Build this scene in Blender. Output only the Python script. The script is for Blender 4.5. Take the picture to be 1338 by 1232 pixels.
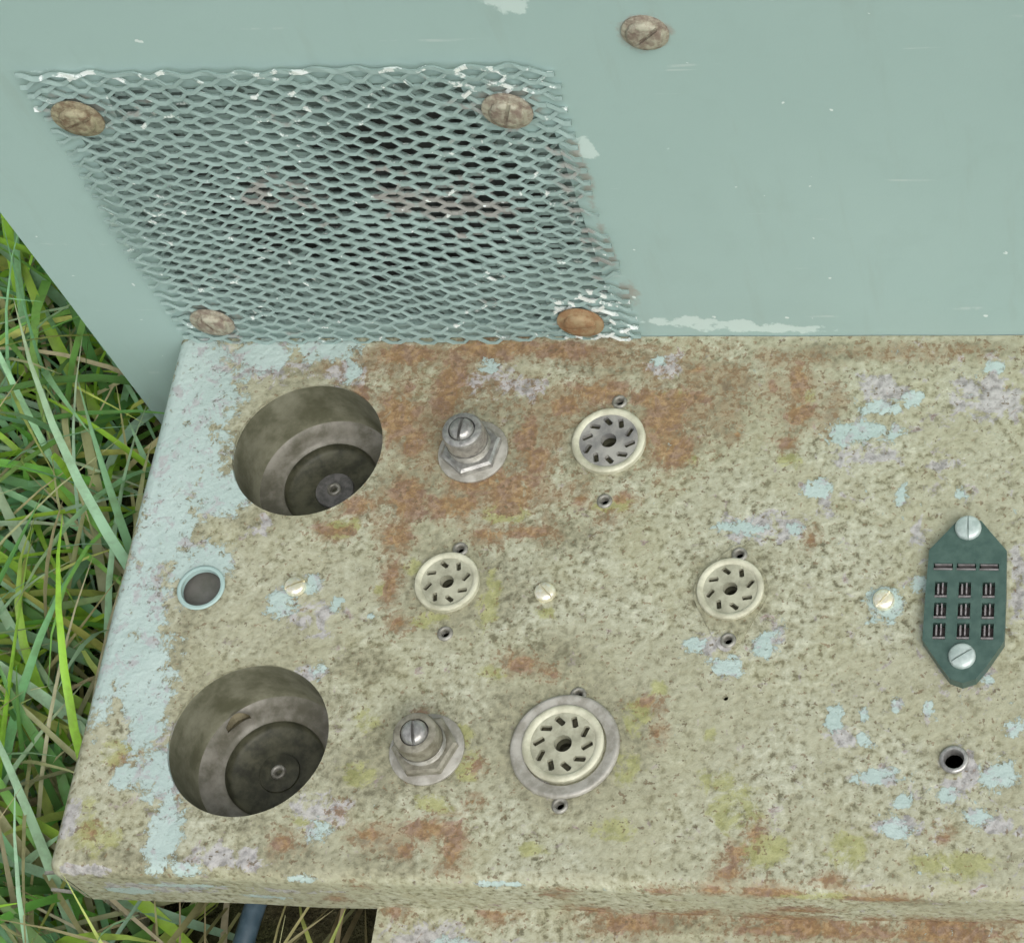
import bpy, math, random
import numpy as np
from mathutils import Vector, Matrix
from mathutils.geometry import delaunay_2d_cdt

for o in list(bpy.data.objects):
    bpy.data.objects.remove(o)
scene = bpy.context.scene
COL = scene.collection
random.seed(7)
RNG = np.random.default_rng(11)

# ------------------------------------------------------------------ camera
cam_data = bpy.data.cameras.new('camera')
cam = bpy.data.objects.new('camera', cam_data)
COL.objects.link(cam)
scene.camera = cam
cam_data.sensor_width = 36.0
cam_data.lens = 72.316                      # the photograph is an off-centre crop of a wider frame, hence the lens shift
cam_data.shift_x = -0.3358
cam_data.shift_y = 0.0818
cam_data.clip_start = 0.02
cam_data.clip_end = 500.0
Mw = [[0.993305, 0.06070678, -0.09828458], [0.0083599, -0.88633543, -0.46296827], [-0.11521842, 0.45904705, -0.88090892]]
cam.matrix_world = Matrix(((Mw[0][0], -Mw[1][0], -Mw[2][0], 0.0),
                           (Mw[0][1], -Mw[1][1], -Mw[2][1], 0.0),
                           (Mw[0][2], -Mw[1][2], -Mw[2][2], 0.625),
                           (0, 0, 0, 1)))
scene.render.resolution_x = 1024
scene.render.resolution_y = 942
scene.cycles.use_adaptive_sampling = True
scene.cycles.adaptive_threshold = 0.03
scene.cycles.max_bounces = 5
scene.cycles.diffuse_bounces = 2
scene.cycles.glossy_bounces = 2
scene.cycles.transmission_bounces = 2

# ------------------------------------------------------------------ sky, sun, exposure
SUN_EL, SUN_AZ = math.radians(50), math.radians(142)      # azimuth clockwise from +Y
world = bpy.data.worlds.new('World')
scene.world = world
world.use_nodes = True
wn = world.node_tree
wn.nodes.clear()
sky = wn.nodes.new('ShaderNodeTexSky')
sky.sky_type = 'NISHITA'
sky.sun_disc = False
sky.sun_elevation = SUN_EL
sky.sun_rotation = SUN_AZ
sky.air_density = 1.0
sky.dust_density = 4.0
sky.ozone_density = 1.0
hs = wn.nodes.new('ShaderNodeHueSaturation')              # an overcast, nearly colourless sky
hs.inputs['Saturation'].default_value = 0.22
bg = wn.nodes.new('ShaderNodeBackground')
bg.inputs['Strength'].default_value = 0.14
wo = wn.nodes.new('ShaderNodeOutputWorld')
wn.links.new(sky.outputs[0], hs.inputs['Color'])
wn.links.new(hs.outputs[0], bg.inputs['Color'])
wn.links.new(bg.outputs[0], wo.inputs['Surface'])
sun_data = bpy.data.lights.new('sun', 'SUN')
sun_data.energy = 1.0
sun_data.angle = math.radians(45)
sun_data.color = (1.0, 0.97, 0.92)
sun = bpy.data.objects.new('sun', sun_data)
COL.objects.link(sun)
sd = Vector((math.sin(SUN_AZ) * math.cos(SUN_EL), math.cos(SUN_AZ) * math.cos(SUN_EL), math.sin(SUN_EL)))
sun.rotation_euler = sd.to_track_quat('Z', 'Y').to_euler()
sun.location = (0, 0, 3)
scene.view_settings.view_transform = 'Standard'
scene.view_settings.look = 'None'
scene.view_settings.gamma = 1.0
scene.view_settings.exposure = 0.3

# ------------------------------------------------------------------ node helpers
class Mat:
    def __init__(s, name):
        s.m = bpy.data.materials.new(name)
        s.m.use_nodes = True
        s.t = s.m.node_tree
        s.bsdf = s.t.nodes['Principled BSDF']
        s.out = s.t.nodes['Material Output']
        s.co = s.t.nodes.new('ShaderNodeTexCoord').outputs['Object']
    def n(s, typ):
        return s.t.nodes.new(typ)
    def set(s, sock, v):
        if isinstance(v, bpy.types.NodeSocket):
            s.t.links.new(v, sock)
        elif isinstance(v, (tuple, list)):
            sock.default_value = (*v, 1.0) if len(v) == 3 and len(sock.default_value) == 4 else v
        else:
            sock.default_value = v
    def noise(s, scale, detail=4, rough=0.55, dist=0.0, co=None):
        k = s.n('ShaderNodeTexNoise')
        s.set(k.inputs['Vector'], co or s.co)
        k.inputs['Scale'].default_value = scale
        k.inputs['Detail'].default_value = detail
        k.inputs['Roughness'].default_value = rough
        k.inputs['Distortion'].default_value = dist
        return k.outputs['Fac']
    def math(s, op, a, b=0.0, c=0.0, clamp=False):
        k = s.n('ShaderNodeMath')
        k.operation = op
        k.use_clamp = clamp
        s.set(k.inputs[0], a); s.set(k.inputs[1], b); s.set(k.inputs[2], c)
        return k.outputs[0]
    def step(s, v, lo, hi):
        k = s.n('ShaderNodeMapRange')
        k.interpolation_type = 'SMOOTHSTEP'
        s.set(k.inputs['Value'], v)
        k.inputs['From Min'].default_value = lo
        k.inputs['From Max'].default_value = hi
        return k.outputs[0]
    def mix(s, f, a, b):
        k = s.n('ShaderNodeMix')
        k.data_type = 'RGBA'
        s.set(k.inputs[0], f); s.set(k.inputs[6], a); s.set(k.inputs[7], b)
        return k.outputs[2]
    def ramp(s, f, stops):
        k = s.n('ShaderNodeValToRGB')
        s.set(k.inputs[0], f)
        e = k.color_ramp.elements
        while len(e) < len(stops):
            e.new(0.5)
        for i, (p, c) in enumerate(stops):
            e[i].position = p
            e[i].color = (*c, 1.0)
        return k.outputs[0]
    def attr(s, name, out='Fac'):
        k = s.n('ShaderNodeAttribute')
        k.attribute_name = name
        return k.outputs[out]
    def bump(s, h, strength=0.3, dist=0.001):
        k = s.n('ShaderNodeBump')
        s.set(k.inputs['Height'], h)
        k.inputs['Strength'].default_value = strength
        k.inputs['Distance'].default_value = dist
        s.set(s.bsdf.inputs['Normal'], k.outputs[0])
    def done(s, color, rough=0.6, metal=0.0, spec=0.5):
        s.set(s.bsdf.inputs['Base Color'], color)
        s.set(s.bsdf.inputs['Roughness'], rough)
        s.set(s.bsdf.inputs['Metallic'], metal)
        s.set(s.bsdf.inputs['Specular IOR Level'], spec)
        return s.m

PAINT_C = (0.315, 0.445, 0.400)

def thresh(m, field, noise_fac, k, lo=0.45, hi=0.57):
    """field plus noise, cut to a ragged-edged mask"""
    d = m.math('MULTIPLY_ADD', noise_fac, k, -0.5 * k)
    return m.step(m.math('ADD', field, d), lo, hi)

def deck_material():
    m = Mat('corroded_plating')
    n1 = m.noise(430, 3, 0.6)
    n4 = m.noise(170, 5, 0.72, 0.5)
    n5 = m.noise(620, 2, 0.6)
    n3 = m.noise(38, 3, 0.6)
    co2 = m.n('ShaderNodeVectorMath'); co2.operation = 'ADD'
    m.set(co2.inputs[0], m.co); co2.inputs[1].default_value = (3.1, 1.7, 0.4)
    n6 = m.noise(120, 6, 0.78, 0.4, co2.outputs[0])
    co3 = m.n('ShaderNodeVectorMath'); co3.operation = 'ADD'
    m.set(co3.inputs[0], m.co); co3.inputs[1].default_value = (-1.3, 5.2, 0.9)
    n7 = m.noise(230, 6, 0.8, 0.3, co3.outputs[0])
    mixn = m.math('ADD', m.math('MULTIPLY', n1, 0.74), m.math('MULTIPLY', n7, 0.26))
    c = m.ramp(mixn, [(0.37, (0.135, 0.13, 0.082)), (0.425, (0.258, 0.255, 0.17)), (0.47, (0.35, 0.355, 0.255)), (0.55, (0.405, 0.412, 0.308)), (0.65, (0.505, 0.515, 0.395))])
    c = m.mix(m.math('MULTIPLY', m.step(n6, 0.47, 0.62), 0.36), c, m.mix(n1, (0.19, 0.175, 0.10), (0.33, 0.31, 0.19)))
    c = m.mix(m.math('MULTIPLY', m.step(n3, 0.42, 0.64), 0.30), c, m.mix(n1, (0.22, 0.21, 0.10), (0.40, 0.385, 0.225)))
    n8 = m.noise(20, 4, 0.65, 0.3, co3.outputs[0])
    c = m.mix(m.math('MULTIPLY', m.step(n8, 0.44, 0.60), 0.6), c, m.ramp(n6, [(0.36, (0.225, 0.215, 0.135)), (0.5, (0.335, 0.332, 0.225)), (0.64, (0.435, 0.437, 0.32))]))
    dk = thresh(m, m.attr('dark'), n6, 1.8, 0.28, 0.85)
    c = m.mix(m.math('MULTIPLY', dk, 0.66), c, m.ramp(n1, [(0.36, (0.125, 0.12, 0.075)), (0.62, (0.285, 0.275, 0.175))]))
    st = thresh(m, m.attr('stain'), n6, 2.6, 0.30, 0.90)
    c = m.mix(m.math('MULTIPLY', st, 0.66), c, m.ramp(n4, [(0.36, (0.15, 0.105, 0.065)), (0.5, (0.255, 0.185, 0.105)), (0.66, (0.34, 0.29, 0.19))]))
    ms = thresh(m, m.attr('moss'), n6, 2.4, 0.55, 0.85)
    c = m.mix(m.math('MULTIPLY', ms, 0.72), c, m.ramp(n4, [(0.35, (0.21, 0.22, 0.07)), (0.65, (0.40, 0.41, 0.175))]))
    gf = thresh(m, m.attr('grey'), n4, 2.6, 0.58, 0.78)
    c = m.mix(m.math('MULTIPLY', gf, 0.78), c, m.ramp(n1, [(0.36, (0.25, 0.245, 0.25)), (0.6, (0.45, 0.44, 0.45))]))
    rf = thresh(m, m.attr('rust'), n4, 2.6, 0.42, 0.76)
    rc = m.mix(m.step(n4, 0.44, 0.58), (0.33, 0.20, 0.075), (0.25, 0.155, 0.105))
    rc = m.mix(m.step(n1, 0.36, 0.66), m.mix(0.45, rc, (0.11, 0.07, 0.045)), m.mix(0.25, rc, (0.40, 0.32, 0.21)))
    c = m.mix(m.math('MULTIPLY', rf, 0.86), c, rc)
    fl = m.step(m.math('ADD', m.math('MULTIPLY', n5, 1.0), m.math('MULTIPLY', m.attr('stain'), 0.16)), 0.635, 0.69)
    c = m.mix(m.math('MULTIPLY', fl, 0.6), c, (0.20, 0.12, 0.06))
    pf = thresh(m, m.attr('paint'), n7, 2.9, 0.50, 0.62)
    pc = m.mix(m.step(n3, 0.35, 0.7), (0.375, 0.48, 0.45), (0.43, 0.535, 0.505))
    pc = m.mix(m.math('MULTIPLY', m.step(n4, 0.54, 0.62), 0.75), pc, (0.37, 0.36, 0.365))
    c = m.mix(m.math('MULTIPLY', pf, 0.94), c, pc)
    pits = m.step(n5, 0.60, 0.68)
    pm = m.math('MULTIPLY', m.math('MULTIPLY', pits, m.step(n4, 0.40, 0.6)), 0.6)
    c = m.mix(pm, c, (0.10, 0.095, 0.06))
    m.bump(m.math('ADD', m.math('MULTIPLY', n1, 0.7), m.math('MULTIPLY', pf, 0.24)), 0.65, 0.0012)
    return m.done(c, m.mix(pf, (0.78,) * 3, (0.48,) * 3), 0.0, 0.35)

def panel_material():
    m = Mat('grey_green_paint')
    n1 = m.noise(9, 3, 0.5)
    n2 = m.noise(260, 4, 0.7)
    n3 = m.noise(1400, 2, 0.5)
    n4 = m.noise(60, 5, 0.65)
    c = m.mix(m.step(n1, 0.3, 0.7), (0.318, 0.446, 0.418), (0.340, 0.468, 0.440))
    c = m.mix(m.math('MULTIPLY', m.step(n4, 0.5, 0.75), 0.16), c, (0.26, 0.36, 0.33))
    mp = m.n('ShaderNodeMapping'); m.set(mp.inputs['Vector'], m.co); mp.inputs['Scale'].default_value = (1.0, 1.0, 0.16); mp.inputs['Rotation'].default_value = (0, 0.12, 0)
    run = m.noise(70, 4, 0.7, 0.2, mp.outputs[0])
    c = m.mix(m.math('MULTIPLY', m.step(run, 0.54, 0.72), 0.22), c, (0.27, 0.34, 0.30))
    mp2 = m.n('ShaderNodeMapping'); m.set(mp2.inputs['Vector'], m.co); mp2.inputs['Scale'].default_value = (0.05, 1.0, 1.0); mp2.inputs['Rotation'].default_value = (0, 0.5, 0)
    scr = m.step(m.noise(420, 2, 0.4, 0.0, mp2.outputs[0]), 0.715, 0.75)
    c = m.mix(m.math('MULTIPLY', m.math('MULTIPLY', scr, m.step(n4, 0.5, 0.62)), 0.5), c, (0.50, 0.58, 0.55))
    sf = thresh(m, m.attr('scuff'), m.noise(170, 4, 0.65), 1.6, 0.62, 0.80)
    c = m.mix(m.math('MULTIPLY', sf, 0.75), c, (0.56, 0.68, 0.64))
    rf = thresh(m, m.attr('rust'), n2, 1.4, 0.50, 0.95)
    c = m.mix(m.math('MULTIPLY', rf, 0.62), c, m.mix(n2, (0.25, 0.17, 0.13), (0.33, 0.30, 0.25)))
    chip_glint = m.step(m.noise(240, 2, 0.4), 0.765, 0.78)
    c = m.mix(chip_glint, c, (0.62, 0.70, 0.67))
    m.bump(m.math('ADD', m.math('MULTIPLY', n3, 0.3), n4), 0.16, 0.0006)
    return m.done(c, m.mix(n2, (0.42,) * 3, (0.6,) * 3), 0.0, 0.45)

def grille_material():
    m = Mat('painted_expanded_metal')
    n1 = m.noise(120, 3, 0.6)
    c = m.mix(n1, (0.21, 0.295, 0.272), (0.285, 0.385, 0.358))
    rf = m.step(m.math('ADD', m.attr('rust'), m.noise(75, 3, 0.7, 0.4)), 0.62, 0.74)
    c = m.mix(m.math('MULTIPLY', rf, 0.6), c, (0.26, 0.21, 0.19))
    ch = m.step(m.math('ADD', m.attr('chip_glint'), m.math('MULTIPLY_ADD', m.noise(260, 3, 0.6), 1.4, -0.7)), 0.48, 0.6)  # white for chipped paint and for glints painted into the colour
    c = m.mix(ch, c, (0.80, 0.86, 0.83))
    return m.done(c, m.mix(ch, (0.7,) * 3, (0.3,) * 3), m.math('MULTIPLY', ch, 0.35), 0.35)

def simple(name, a, b, scale=200, rough=0.6, metal=0.0, bump=0.2, detail=5, lo=0.35, hi=0.65, spec=0.5):
    m = Mat(name)
    n1 = m.noise(scale, detail, 0.65)
    m.bump(n1, bump, 0.0008)
    return m.done(m.mix(m.step(n1, lo, hi), a, b), rough, metal, spec)

M = {}
M['deck'] = deck_material()
M['panel'] = panel_material()
M['grille'] = grille_material()
M['brown_metal'] = simple('brown_stained_metal', (0.13, 0.12, 0.085), (0.27, 0.26, 0.205), 220, 0.5, 0.15, 0.4)
M['cloth'] = simple('dusty_speaker_cloth', (0.15, 0.205, 0.185), (0.235, 0.305, 0.28), 400, 0.9, 0.0, 0.4)
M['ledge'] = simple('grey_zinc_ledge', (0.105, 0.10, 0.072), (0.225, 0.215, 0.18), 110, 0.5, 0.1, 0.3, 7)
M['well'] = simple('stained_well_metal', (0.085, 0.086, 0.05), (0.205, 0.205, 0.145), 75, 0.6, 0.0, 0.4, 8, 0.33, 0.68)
M['skirt'] = simple('tan_stained_zinc', (0.25, 0.24, 0.20), (0.40, 0.39, 0.345), 180, 0.5, 0.15, 0.35)
M['ceramic_core'] = simple('grimy_ceramic_core', (0.25, 0.25, 0.18), (0.42, 0.42, 0.315), 140, 0.5, 0.0, 0.2)
M['ceramic_grey'] = simple('grey_stained_core', (0.16, 0.16, 0.155), (0.34, 0.335, 0.30), 90, 0.45, 0.0, 0.2)
M['well_dark'] = simple('dark_olive_metal', (0.022, 0.023, 0.012), (0.075, 0.075, 0.045), 130, 0.6, 0.0, 0.3)  # near-black olive for the well floors and the socket backing
M['disc_grey'] = simple('dull_grey_metal', (0.085, 0.085, 0.08), (0.17, 0.165, 0.16), 300, 0.5, 0.2)
M['ceramic'] = simple('cream_ceramic', (0.36, 0.355, 0.255), (0.55, 0.55, 0.42), 120, 0.42, 0.0, 0.12)
M['ceramic_dirty'] = simple('dirty_ceramic', (0.25, 0.25, 0.225), (0.47, 0.475, 0.36), 110, 0.5, 0.0, 0.15)
M['contact'] = simple('tarnished_contact', (0.03, 0.028, 0.018), (0.09, 0.085, 0.05), 900, 0.45, 0.5)
M['zinc'] = simple('dull_zinc', (0.27, 0.265, 0.25), (0.46, 0.46, 0.43), 420, 0.32, 0.6, 0.3)
M['zinc_dark'] = simple('weathered_shaft_metal', (0.17, 0.165, 0.135), (0.33, 0.325, 0.285), 260, 0.42, 0.3, 0.3)
M['chrome'] = simple('bright_screw_metal', (0.86, 0.80, 0.56), (1.0, 0.98, 0.84), 700, 0.3, 0.7, 0.2)
M['slot'] = simple('grimy_slot', (0.02, 0.02, 0.015), (0.06, 0.055, 0.04), 900, 0.8)
M['green'] = simple('green_phenolic', (0.042, 0.082, 0.068), (0.066, 0.115, 0.096), 260, 0.38, 0.0, 0.12)
M['pocket'] = simple('brown_contact_pocket', (0.045, 0.036, 0.032), (0.10, 0.085, 0.08), 500, 0.5)
M['blade'] = simple('grey_contact_blade', (0.20, 0.18, 0.18), (0.36, 0.33, 0.33), 600, 0.4, 0.4)
M['pale_screw'] = simple('pale_plated_screw', (0.36, 0.44, 0.41), (0.52, 0.60, 0.57), 260, 0.4, 0.25, 0.2)
M['rusty'] = simple('rusty_screw', (0.16, 0.115, 0.07), (0.34, 0.32, 0.21), 330, 0.75, 0.1, 0.9)
M['rusty_orange'] = simple('orange_rusty_screw', (0.24, 0.13, 0.06), (0.33, 0.25, 0.14), 260, 0.75, 0.1, 0.5)
M['rusty_grey'] = simple('rusty_grey_screw', (0.20, 0.155, 0.12), (0.40, 0.39, 0.30), 330, 0.65, 0.15, 0.9)
M['cone'] = simple('speaker_paper', (0.04, 0.046, 0.042), (0.09, 0.10, 0.09), 120, 0.9)
M['inside'] = simple('dull_inner_sheet', (0.10, 0.105, 0.09), (0.17, 0.175, 0.155), 60, 0.7)
M['plate'] = simple('dull_grey_plate', (0.115, 0.12, 0.10), (0.165, 0.165, 0.15), 120, 0.6)
M['cable'] = simple('slate_cable_sheath', (0.035, 0.065, 0.085), (0.075, 0.115, 0.145), 140, 0.5)
M['leaf'] = simple('dry_leaf', (0.07, 0.06, 0.03), (0.17, 0.15, 0.09), 200, 0.8)

# ------------------------------------------------------------------ mesh helpers (all sizes in millimetres, stored in metres)
MM = 0.001

class MB:
    def __init__(s):
        s.v = []; s.f = []
    def add(s, verts, faces):
        b = len(s.v)
        s.v += [tuple(p) for p in verts]
        s.f += [tuple(b + i for i in q) for q in faces]
        return s
    def box(s, c, d, rz=0.0, bev=0.0):
        x, y, z = d[0] / 2, d[1] / 2, d[2] / 2
        ca, sa = math.cos(rz), math.sin(rz)
        vs = []
        if bev:
            rings = [(-z, 0), (z - bev, 0), (z, bev)]
        else:
            rings = [(-z, 0), (z, 0)]
        for zz, b in rings:
            for px, py in ((-x + b, -y + b), (x - b, -y + b), (x - b, y - b), (-x + b, y - b)):
                vs.append((c[0] + px * ca - py * sa, c[1] + px * sa + py * ca, c[2] + zz))
        fs = [(3, 2, 1, 0)]
        n = len(rings)
        for k in range(n - 1):
            for i in range(4):
                j = (i + 1) % 4
                fs.append((4 * k + i, 4 * k + j, 4 * k + 4 + j, 4 * k + 4 + i))
        t = 4 * (n - 1)
        fs.append((t, t + 1, t + 2, t + 3))
        return s.add(vs, fs)
    def lathe(s, prof, n=32, c=(0, 0, 0), cap0=False, cap1=False, sx=1.0, sy=1.0, ph=0.0):
        vs = []; fs = []
        for r, z in prof:
            for i in range(n):
                a = 2 * math.pi * i / n + ph
                vs.append((c[0] + r * sx * math.cos(a), c[1] + r * sy * math.sin(a), c[2] + z))
        for k in range(len(prof) - 1):
            for i in range(n):
                j = (i + 1) % n
                fs.append((k * n + i, k * n + j, (k + 1) * n + j, (k + 1) * n + i))
        if cap0:
            fs.append(tuple(range(n))[::-1])
        if cap1:
            b = (len(prof) - 1) * n
            fs.append(tuple(b + i for i in range(n)))
        return s.add(vs, fs)
    def tube(s, pts, r, n=10):
        pts = [Vector(p) for p in pts]
        vs = []; fs = []
        for i, p in enumerate(pts):
            t = (pts[min(i + 1, len(pts) - 1)] - pts[max(i - 1, 0)]).normalized()
            u = t.cross(Vector((0, 0, 1)))
            u = u.normalized() if u.length > 1e-6 else Vector((1, 0, 0))
            w = t.cross(u)
            for k in range(n):
                a = 2 * math.pi * k / n
                q = p + (u * math.cos(a) + w * math.sin(a)) * r
                vs.append(tuple(q))
        for i in range(len(pts) - 1):
            for k in range(n):
                l = (k + 1) % n
                fs.append((i * n + k, i * n + l, (i + 1) * n + l, (i + 1) * n + k))
        fs.append(tuple(range(n))[::-1])
        fs.append(tuple((len(pts) - 1) * n + k for k in range(n)))
        return s.add(vs, fs)
    def prism(s, outline, z0, z1, bev=0.0):
        n = len(outline)
        cx = sum(p[0] for p in outline) / n; cy = sum(p[1] for p in outline) / n
        def sh(p, b):
            d = math.hypot(p[0] - cx, p[1] - cy)
            return (p[0] - (p[0] - cx) / d * b, p[1] - (p[1] - cy) / d * b)
        rings = [(z0, 0.0), (z1 - bev, 0.0), (z1, bev)] if bev else [(z0, 0.0), (z1, 0.0)]
        vs = []; fs = [tuple(range(n))[::-1]]
        for z, b in rings:
            vs += [(*sh(p, b), z) for p in outline]
        for k in range(len(rings) - 1):
            for i in range(n):
                j = (i + 1) % n
                fs.append((k * n + i, k * n + j, (k + 1) * n + j, (k + 1) * n + i))
        fs.append(tuple((len(rings) - 1) * n + i for i in range(n)))
        return s.add(vs, fs)
    def mesh(s, name, smooth=None):
        me = bpy.data.meshes.new(name)
        me.from_pydata([(a * MM, b * MM, c * MM) for a, b, c in s.v], [], s.f)
        me.update()
        if smooth is not None:
            me.polygons.foreach_set('use_smooth', [True] * len(me.polygons))
            try:
                me.set_sharp_from_angle(angle=math.radians(smooth))
            except Exception:
                pass
        return me

def link(name, me, mat, parent=None, loc=(0, 0, 0), rot=(0, 0, 0)):
    o = bpy.data.objects.new(name, me)
    COL.objects.link(o)
    if me is not None and mat is not None and not me.materials:
        me.materials.append(mat)
    o.location = tuple(c * MM for c in loc)
    o.rotation_euler = rot
    o.parent = parent
    return o

def circle(cx, cy, r, n, ry=None, ph=0.0):
    ry = r if ry is None else ry
    return [(cx + r * math.cos(2 * math.pi * i / n + ph), cy + ry * math.sin(2 * math.pi * i / n + ph)) for i in range(n)]

def in_poly(P, poly):
    x, y = P[:, 0], P[:, 1]
    r = np.zeros(len(P), bool)
    n = len(poly)
    for i in range(n):
        x0, y0 = poly[i]; x1, y1 = poly[(i + 1) % n]
        if y0 == y1:
            continue
        c = ((y0 > y) != (y1 > y)) & (x < (x1 - x0) * (y - y0) / (y1 - y0) + x0)
        r ^= c
    return r

def seg_dist(P, poly):
    d = np.full(len(P), 1e9)
    n = len(poly)
    for i in range(n):
        a = np.array(poly[i]); b = np.array(poly[(i + 1) % n]); ab = b - a
        t = np.clip(((P - a) @ ab) / max(ab @ ab, 1e-12), 0, 1)
        d = np.minimum(d, np.hypot(*(P - a - t[:, None] * ab).T))
    return d

def subdivide(poly, step):
    out = []
    n = len(poly)
    for i in range(n):
        a = poly[i]; b = poly[(i + 1) % n]
        k = max(1, int(math.hypot(b[0] - a[0], b[1] - a[1]) / step))
        out += [(a[0] + (b[0] - a[0]) * j / k, a[1] + (b[1] - a[1]) * j / k) for j in range(k)]
    return out

def punched(outline, holes, step, thick, rim_out=True):
    """flat sheet with punched holes; returns verts (x, y, z) and faces, top at z = 0"""
    outline = subdivide(outline, step)
    pts = list(outline); edges = [(i, (i + 1) % len(outline)) for i in range(len(outline))]
    for h in holes:
        b = len(pts)
        pts += h
        edges += [(b + i, b + (i + 1) % len(h)) for i in range(len(h))]
    O = np.array(outline)
    if step < 1e3:
        gx = np.arange(O[:, 0].min() + step / 2, O[:, 0].max(), step)
        gy = np.arange(O[:, 1].min() + step / 2, O[:, 1].max(), step)
        G = np.stack(np.meshgrid(gx, gy), -1).reshape(-1, 2)
        G += RNG.uniform(-0.2, 0.2, G.shape) * step
        k = in_poly(G, outline) & (seg_dist(G, outline) > 0.4 * step)
        for h in holes:
            c = np.mean(h, 0); R = max(math.hypot(p[0] - c[0], p[1] - c[1]) for p in h)
            near = np.hypot(*(G - c).T) < R + step
            idx = np.where(near & k)[0]
            if len(idx):
                bad = in_poly(G[idx], h) | (seg_dist(G[idx], h) < 0.4 * step)
                k[idx[bad]] = False
        pts += [tuple(p) for p in G[k]]
    res = delaunay_2d_cdt([Vector(p) for p in pts], edges, [], 0, 1e-5)
    V = np.array([(v.x, v.y) for v in res[0]])
    F = np.array([tuple(f) for f in res[2]])
    C = V[F].mean(1)
    keep = in_poly(C, outline)
    for h in holes:
        keep &= ~in_poly(C, h)
    F = F[keep]
    vs = [(x, y, 0.0) for x, y in V]
    fs = [tuple(int(i) for i in f) for f in F]
    a = V[F[0][1]] - V[F[0][0]]; b = V[F[0][2]] - V[F[0][0]]
    if a[0] * b[1] - a[1] * b[0] < 0:
        fs = [f[::-1] for f in fs]
    loops = list(holes) + ([outline] if rim_out else [])
    for L in loops:
        n = len(L); b = len(vs)
        vs += [(p[0], p[1], 0.0) for p in L] + [(p[0], p[1], -thick) for p in L]
        area = sum(L[i][0] * L[(i + 1) % n][1] - L[(i + 1) % n][0] * L[i][1] for i in range(n))
        out = (L is outline)
        for i in range(n):
            j = (i + 1) % n
            q = (b + i, b + n + i, b + n + j, b + j)
            fs.append(q if (area > 0) == out else q[::-1])
    return vs, fs

def field(P, blobs, base=0.0):
    """soft field: 1 well inside a blob, 0.5 on its outline, 0 outside"""
    r = np.full(len(P), base)
    for x, y, a, b in blobs:
        d = np.sqrt(((P[:, 0] - x) / a) ** 2 + ((P[:, 1] - y) / b) ** 2)
        r = np.maximum(r, np.clip(1.5 - d, 0, 1))
    return r

def set_attr(me, name, vals):
    a = me.attributes.new(name, 'FLOAT', 'POINT')
    a.data.foreach_set('value', np.asarray(vals, dtype=np.float32))

def deck_masks(me, P):
    base = np.clip((P[:, 0] - 190) / 60, 0, 1)
    set_attr(me, 'paint', field(P, PAINT, 0) * (0.84 + 0.12 * np.clip((60 - P[:, 0]) / 20, 0, 1)) + 0.12 * base)
    set_attr(me, 'grey', np.maximum(np.maximum(field(P, GREY) * 0.8, field(P, PAINT) * 0.62), 0.27 + 0.09 * base))
    set_attr(me, 'rust', np.maximum(field(P, RUST) * 0.92, 0.12))
    set_attr(me, 'stain', field(P, [(x, y, a * 1.35 + 2, c * 1.35 + 2) for x, y, a, c in RUST] + STAIN) * 0.72)
    set_attr(me, 'moss', np.maximum(field(P, MOSS) * 0.88, 0.20))
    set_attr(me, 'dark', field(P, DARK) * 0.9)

# stains and leftover paint on the deck: (x, y, radius x, radius y) in deck millimetres
PAINT = [(11,163,15.8,18.1),(12,140,15.5,17.5),(28,127,11.5,8.6),(11,114,10.2,16.9),(27,101,10.0,8.3),(9,85,11.2,13.5),(11,69,13.5,13.2),(18,58,9.7,10.4),(21,49,6.0,12.8),(28,32,7.1,9.9),(34,13,5.9,13.3),(18,31,4.3,5.0),(6,181,10.7,7.7),(31,180,10.6,6.8),(53,182,13.1,4.9),(63,173,3.1,4.8),(4,148,7.8,35.6),(4,74,6.2,29.4),(55,88,5.4,5.9),(64,95,3.9,4.3),(73,88,2.9,2.7),(85,85,2.4,2.1),(71,65,3.4,2.6),(81,15,4.6,3.8),(77,-0,5.0,1.9),(137,-0,8.9,1.4),(43,2,4.6,2.8),(110,38,2.3,2.4),(231,150,10.9,3.9),(238,159,7.3,2.8),(219,130,5.3,3.8),(247,163,4.8,2.3),(197,116,8.3,2.7),(214,116,3.3,2.7),(186,75,4.2,3.5),(197,69,5.8,3.5),(208,77,5.1,4.0),(212,83,1.9,2.0),(243,90,6.0,6.1),(254,97,3.2,3.6),(230,53,2.7,4.8),(238,55,2.2,1.9),(248,57,2.2,1.9),(257,57,2.2,1.9),(244,35,7.7,2.3),(251,28,3.9,2.3),(249,20,4.4,3.2),(264,30,3.1,2.8),(279,36,6.5,4.2),(273,24,4.3,2.3),(282,51,2.6,2.9),(243,150,2.4,2.8),(264,128,2.3,2.7),(273,174,3.4,2.9),(246,127,1.9,3.2),(239,47,2.2,1.9),(164,177,3.0,2.9),(109,175,3.6,3.6),(274,66,2.2,2.4)]
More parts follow.
